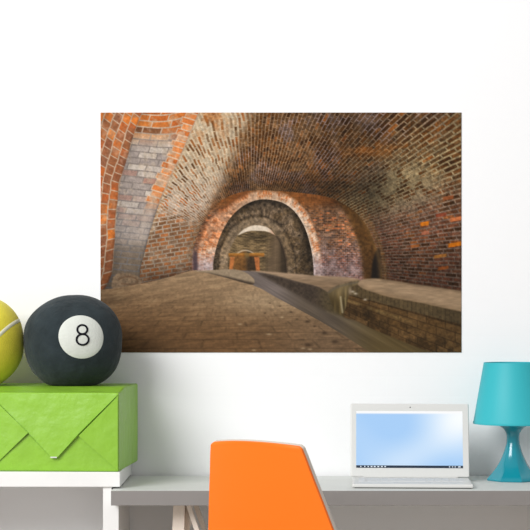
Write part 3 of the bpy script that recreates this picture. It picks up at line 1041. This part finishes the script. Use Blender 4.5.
# ------------------------------------------------------------------ laptop
lp = thing('laptop', 'white open laptop with pale blue screen on the grey desk', 'laptop', (0.3640, 4.15, 0.7303), math.radians(-3.2))
LW, LD = 0.290, 0.166
obj('base', box(-LW / 2, LW / 2, -LD, 0.004, 0.0015, 0.0105, bev=0.003, seg=3), M_laptop, lp)
obj('foot_strip', box(-LW / 2 + 0.006, LW / 2 - 0.006, -LD + 0.003, -0.01, 0.0, 0.0017), M_dark, lp)
bm = bmesh.new()
for r in range(5):
    y1 = -0.022 - r * 0.0162
    n = 14
    for c in range(n):
        x0 = -0.130 + c * 0.260 / n
        if r == 4 and 3 < c < 9:
            continue
        add_box(bm, x0 + 0.001, x0 + 0.260 / n - 0.001, y1 - 0.0142, y1, 0.0105, 0.0119)
add_box(bm, -0.130 + 4 * 0.260 / 14 + 0.001, -0.130 + 9 * 0.260 / 14 - 0.001, -0.022 - 4 * 0.0162 - 0.0142, -0.022 - 4 * 0.0162, 0.0105, 0.0119)
obj('keyboard', bm, M_key, lp)
obj('touchpad', box(-0.045, 0.045, -0.157, -0.112, 0.0105, 0.0109, bev=0.0001, seg=1), M_key, lp)
lean = Matrix.Rotation(math.radians(-10), 4, 'X')
LH = 0.1845
lid = obj('lid', box(-0.1500, 0.1465, -0.003, 0.003, 0.0, LH, bev=0.0026, seg=3), M_laptop, lp)
lid.location = (0, 0.002, 0.0118)
lid.rotation_euler = (math.radians(-10), 0, 0)
obj('hinge', box(-0.118, 0.118, -0.0032, 0.0055, 0.0105, 0.0138, bev=0.0012), M_laptop, lp)
sx0, sx1, sz0, sz1 = -0.1358, 0.1305, 0.0225, 0.1655
NXs, NZs = 60, 34
me = bpy.data.meshes.new('display')
vs, fs, cols = [], [], []
for k in range(NZs + 1):
    for i in range(NXs + 1):
        u, v = i / NXs, k / NZs
        vs.append((sx0 + (sx1 - sx0) * u, -0.0032, sz0 + (sz1 - sz0) * v))
        g = math.exp(-(((u - 0.98) / 0.30) ** 2 + ((v - 0.92) / 0.48) ** 2))
        h = 1.1 * math.exp(-(((u - 0.45 - 0.5 * v) / 0.30) ** 2 + ((v - 0.25) / 0.45) ** 2))
        e = min(1, g * 0.95 + h * 0.42 + 0.10 * math.sin(6 * u + 3 * v) * (1 - g))
        c = [166 + (248 - 166) * max(0, e), 205 + (252 - 205) * max(0, e), 246 + (255 - 246) * max(0, e)]
        c = [min(c[q], 255) for q in range(3)]
        if v > 0.962:
            c = [250, 250, 250]
        cols.append(lin(c))
for k in range(NZs):
    for i in range(NXs):
        a = k * (NXs + 1) + i
        fs.append((a, a + 1, a + NXs + 2, a + NXs + 1))
me.from_pydata(vs, [], fs)
ca = me.color_attributes.new('pixels', 'FLOAT_COLOR', 'POINT')
ca.data.foreach_set('color', np.array(cols, np.float32).ravel())
M_screen = emit_mat('lit_screen', strength=1.0, attr='pixels')
disp = link('display', me, M_screen, lid)
M_task = emit_mat('lit_taskbar', (34, 48, 66), 1.0)
M_icon = emit_mat('lit_icons', (226, 236, 246), 1.0)
obj('taskbar', box(sx0, sx1, -0.0036, -0.0032, sz0, sz0 + 0.0062), M_task, lid)
for px, w in ((361, 1.2), (365, 1.2), (368.5, 1.2), (371.8, 1.8), (375, 1.8), (378.6, 1.8), (382.2, 1.8), (385.5, 1.4), (450, 1.0), (453, 1.0), (455.6, 1.0), (459.8, 2.6)):
    xx = sx0 + (px - 356.4) / (463.4 - 356.4) * (sx1 - sx0)
    hw = w * 0.5 * 0.0025
    obj('taskbar_icon', box(xx - hw, xx + hw, -0.0039, -0.0036, sz0 + 0.0018, sz0 + 0.0046), M_icon, lid)
bm = bmesh.new()
add_tube(bm, [(0, -0.0030, 0.1752), (0, -0.0034, 0.1752)], 0.0016, 14)
obj('webcam', bm, M_dark, lid)

# ------------------------------------------------------------------ lamp
la = thing('table_lamp', 'teal table lamp with drum shade on the right end of the desk', 'lamp', (248 * 4.2 / F, 4.2, 0.7302), math.radians(10))
oct_ = [(0.0675, 0.0), (0.0685, 0.003), (0.066, 0.007), (0.053, 0.021), (0.040, 0.038), (0.030, 0.056), (0.0225, 0.074), (0.0178, 0.090), (0.0160, 0.103), (0.0168, 0.116), (0.0215, 0.126), (0.0300, 0.134), (0.042, 0.1405), (0.036, 0.144)]


def facet(a, z):
    # eight flat sides low down that round off towards the neck
    k = max(0.0, min(1.0, 1 - z / 0.10))
    s = math.pi / 4
    b = (a % s) - s / 2
    return (math.cos(s / 2) / math.cos(b)) * k + (1 - k)


bm = bmesh.new()
fine_ = []
for i in range(len(oct_) - 1):
    p0, p1, p2, p3 = [np.array(oct_[max(0, min(len(oct_) - 1, i + q))]) for q in (-1, 0, 1, 2)]
    for k in range(3):
        t = k / 3
        if i < 2 or i > len(oct_) - 3:
            fine_.append(tuple(p1 + (p2 - p1) * t))
        else:
            fine_.append(tuple(0.5 * (2 * p1 + (p2 - p0) * t + (2 * p0 - 5 * p1 + 4 * p2 - p3) * t * t + (3 * p1 - p0 - 3 * p2 + p3) * t ** 3)))
fine_.append(oct_[-1])
add_lathe(bm, fine_, 64, rfun=facet)
base = obj('lamp_base', bm, M_lampbase, la, smooth=True)
md = base.modifiers.new('edge', 'EDGE_SPLIT')
md.split_angle = math.radians(24)
bm = bmesh.new()
SZ0, SZ1 = 0.1425, 0.2975
add_lathe(bm, [(0.1005, SZ0), (0.1010, SZ0 + 0.004), (0.0995, SZ0 + 0.006), (0.0742, SZ1 - 0.004), (0.0738, SZ1), (0.0715, SZ1), (0.0715, SZ1 - 0.004), (0.0970, SZ0 + 0.006), (0.0980, SZ0), (0.1005, SZ0)], 96, cap=False)
bmesh.ops.remove_doubles(bm, verts=bm.verts[:], dist=1e-6)
shd = obj('lamp_shade', bm, M_shade, la, smooth=True)
md = shd.modifiers.new('edge', 'EDGE_SPLIT')
md.split_angle = math.radians(35)
bm = bmesh.new()
for k in range(3):
    a = 2 * math.pi * k / 3
    add_tube(bm, [(0.014 * math.cos(a), 0.014 * math.sin(a), 0.150), (0.096 * math.cos(a), 0.096 * math.sin(a), 0.1495)], 0.0014, 8)
obj('shade_carrier', bm, M_lampbase, la)
bm = bmesh.new()
add_lathe(bm, [(0.013, 0.146), (0.013, 0.178)], 24)
obj('bulb_socket', bm, M_white, la, smooth=False)
bm = bmesh.new()
bmesh.ops.create_uvsphere(bm, u_segments=24, v_segments=16, radius=0.024)
bmesh.ops.translate(bm, verts=bm.verts[:], vec=(0, 0, 0.2005))
obj('bulb', bm, M_bulb, la, smooth=True)

# ------------------------------------------------------------------ light
w = bpy.data.worlds.new('studio')
sc.world = w
w.use_nodes = True
w.node_tree.nodes['Background'].inputs['Color'].default_value = (1.0, 1.0, 1.0, 1)
w.node_tree.nodes['Background'].inputs['Strength'].default_value = 0.48


def area(name, loc, target, size, power, col=(1, 1, 1)):
    l = bpy.data.lights.new(name, 'AREA')
    l.shape = 'RECTANGLE'
    l.size, l.size_y = size
    l.energy = power
    l.color = col
    o = bpy.data.objects.new(name, l)
    COL.objects.link(o)
    o.location = loc
    o.rotation_euler = (Vector(target) - Vector(loc)).to_track_quat('-Z', 'Y').to_euler()
    return o


area('key_light', (-3.5, -0.6, 4.0), (0.2, 4.33, 1.2), (3.6, 3.0), 450)  # broad key light added out of view at upper left front, no actual window

# ------------------------------------------------------------------ camera
cd = bpy.data.cameras.new('camera')
cam = bpy.data.objects.new('camera', cd)
COL.objects.link(cam)
cam.location = (0, 0, CAMZ)
cam.rotation_euler = (math.radians(90), 0, 0)
cd.sensor_width = 36
cd.sensor_fit = 'HORIZONTAL'
cd.lens = 36 * F / 530
cd.shift_y = (HY - 265) / 530
cd.shift_x = 0.0
sc.camera = cam
sc.view_settings.view_transform = 'Standard'
sc.view_settings.look = 'None'
sc.view_settings.exposure = 0.0
sc.view_settings.gamma = 1.0
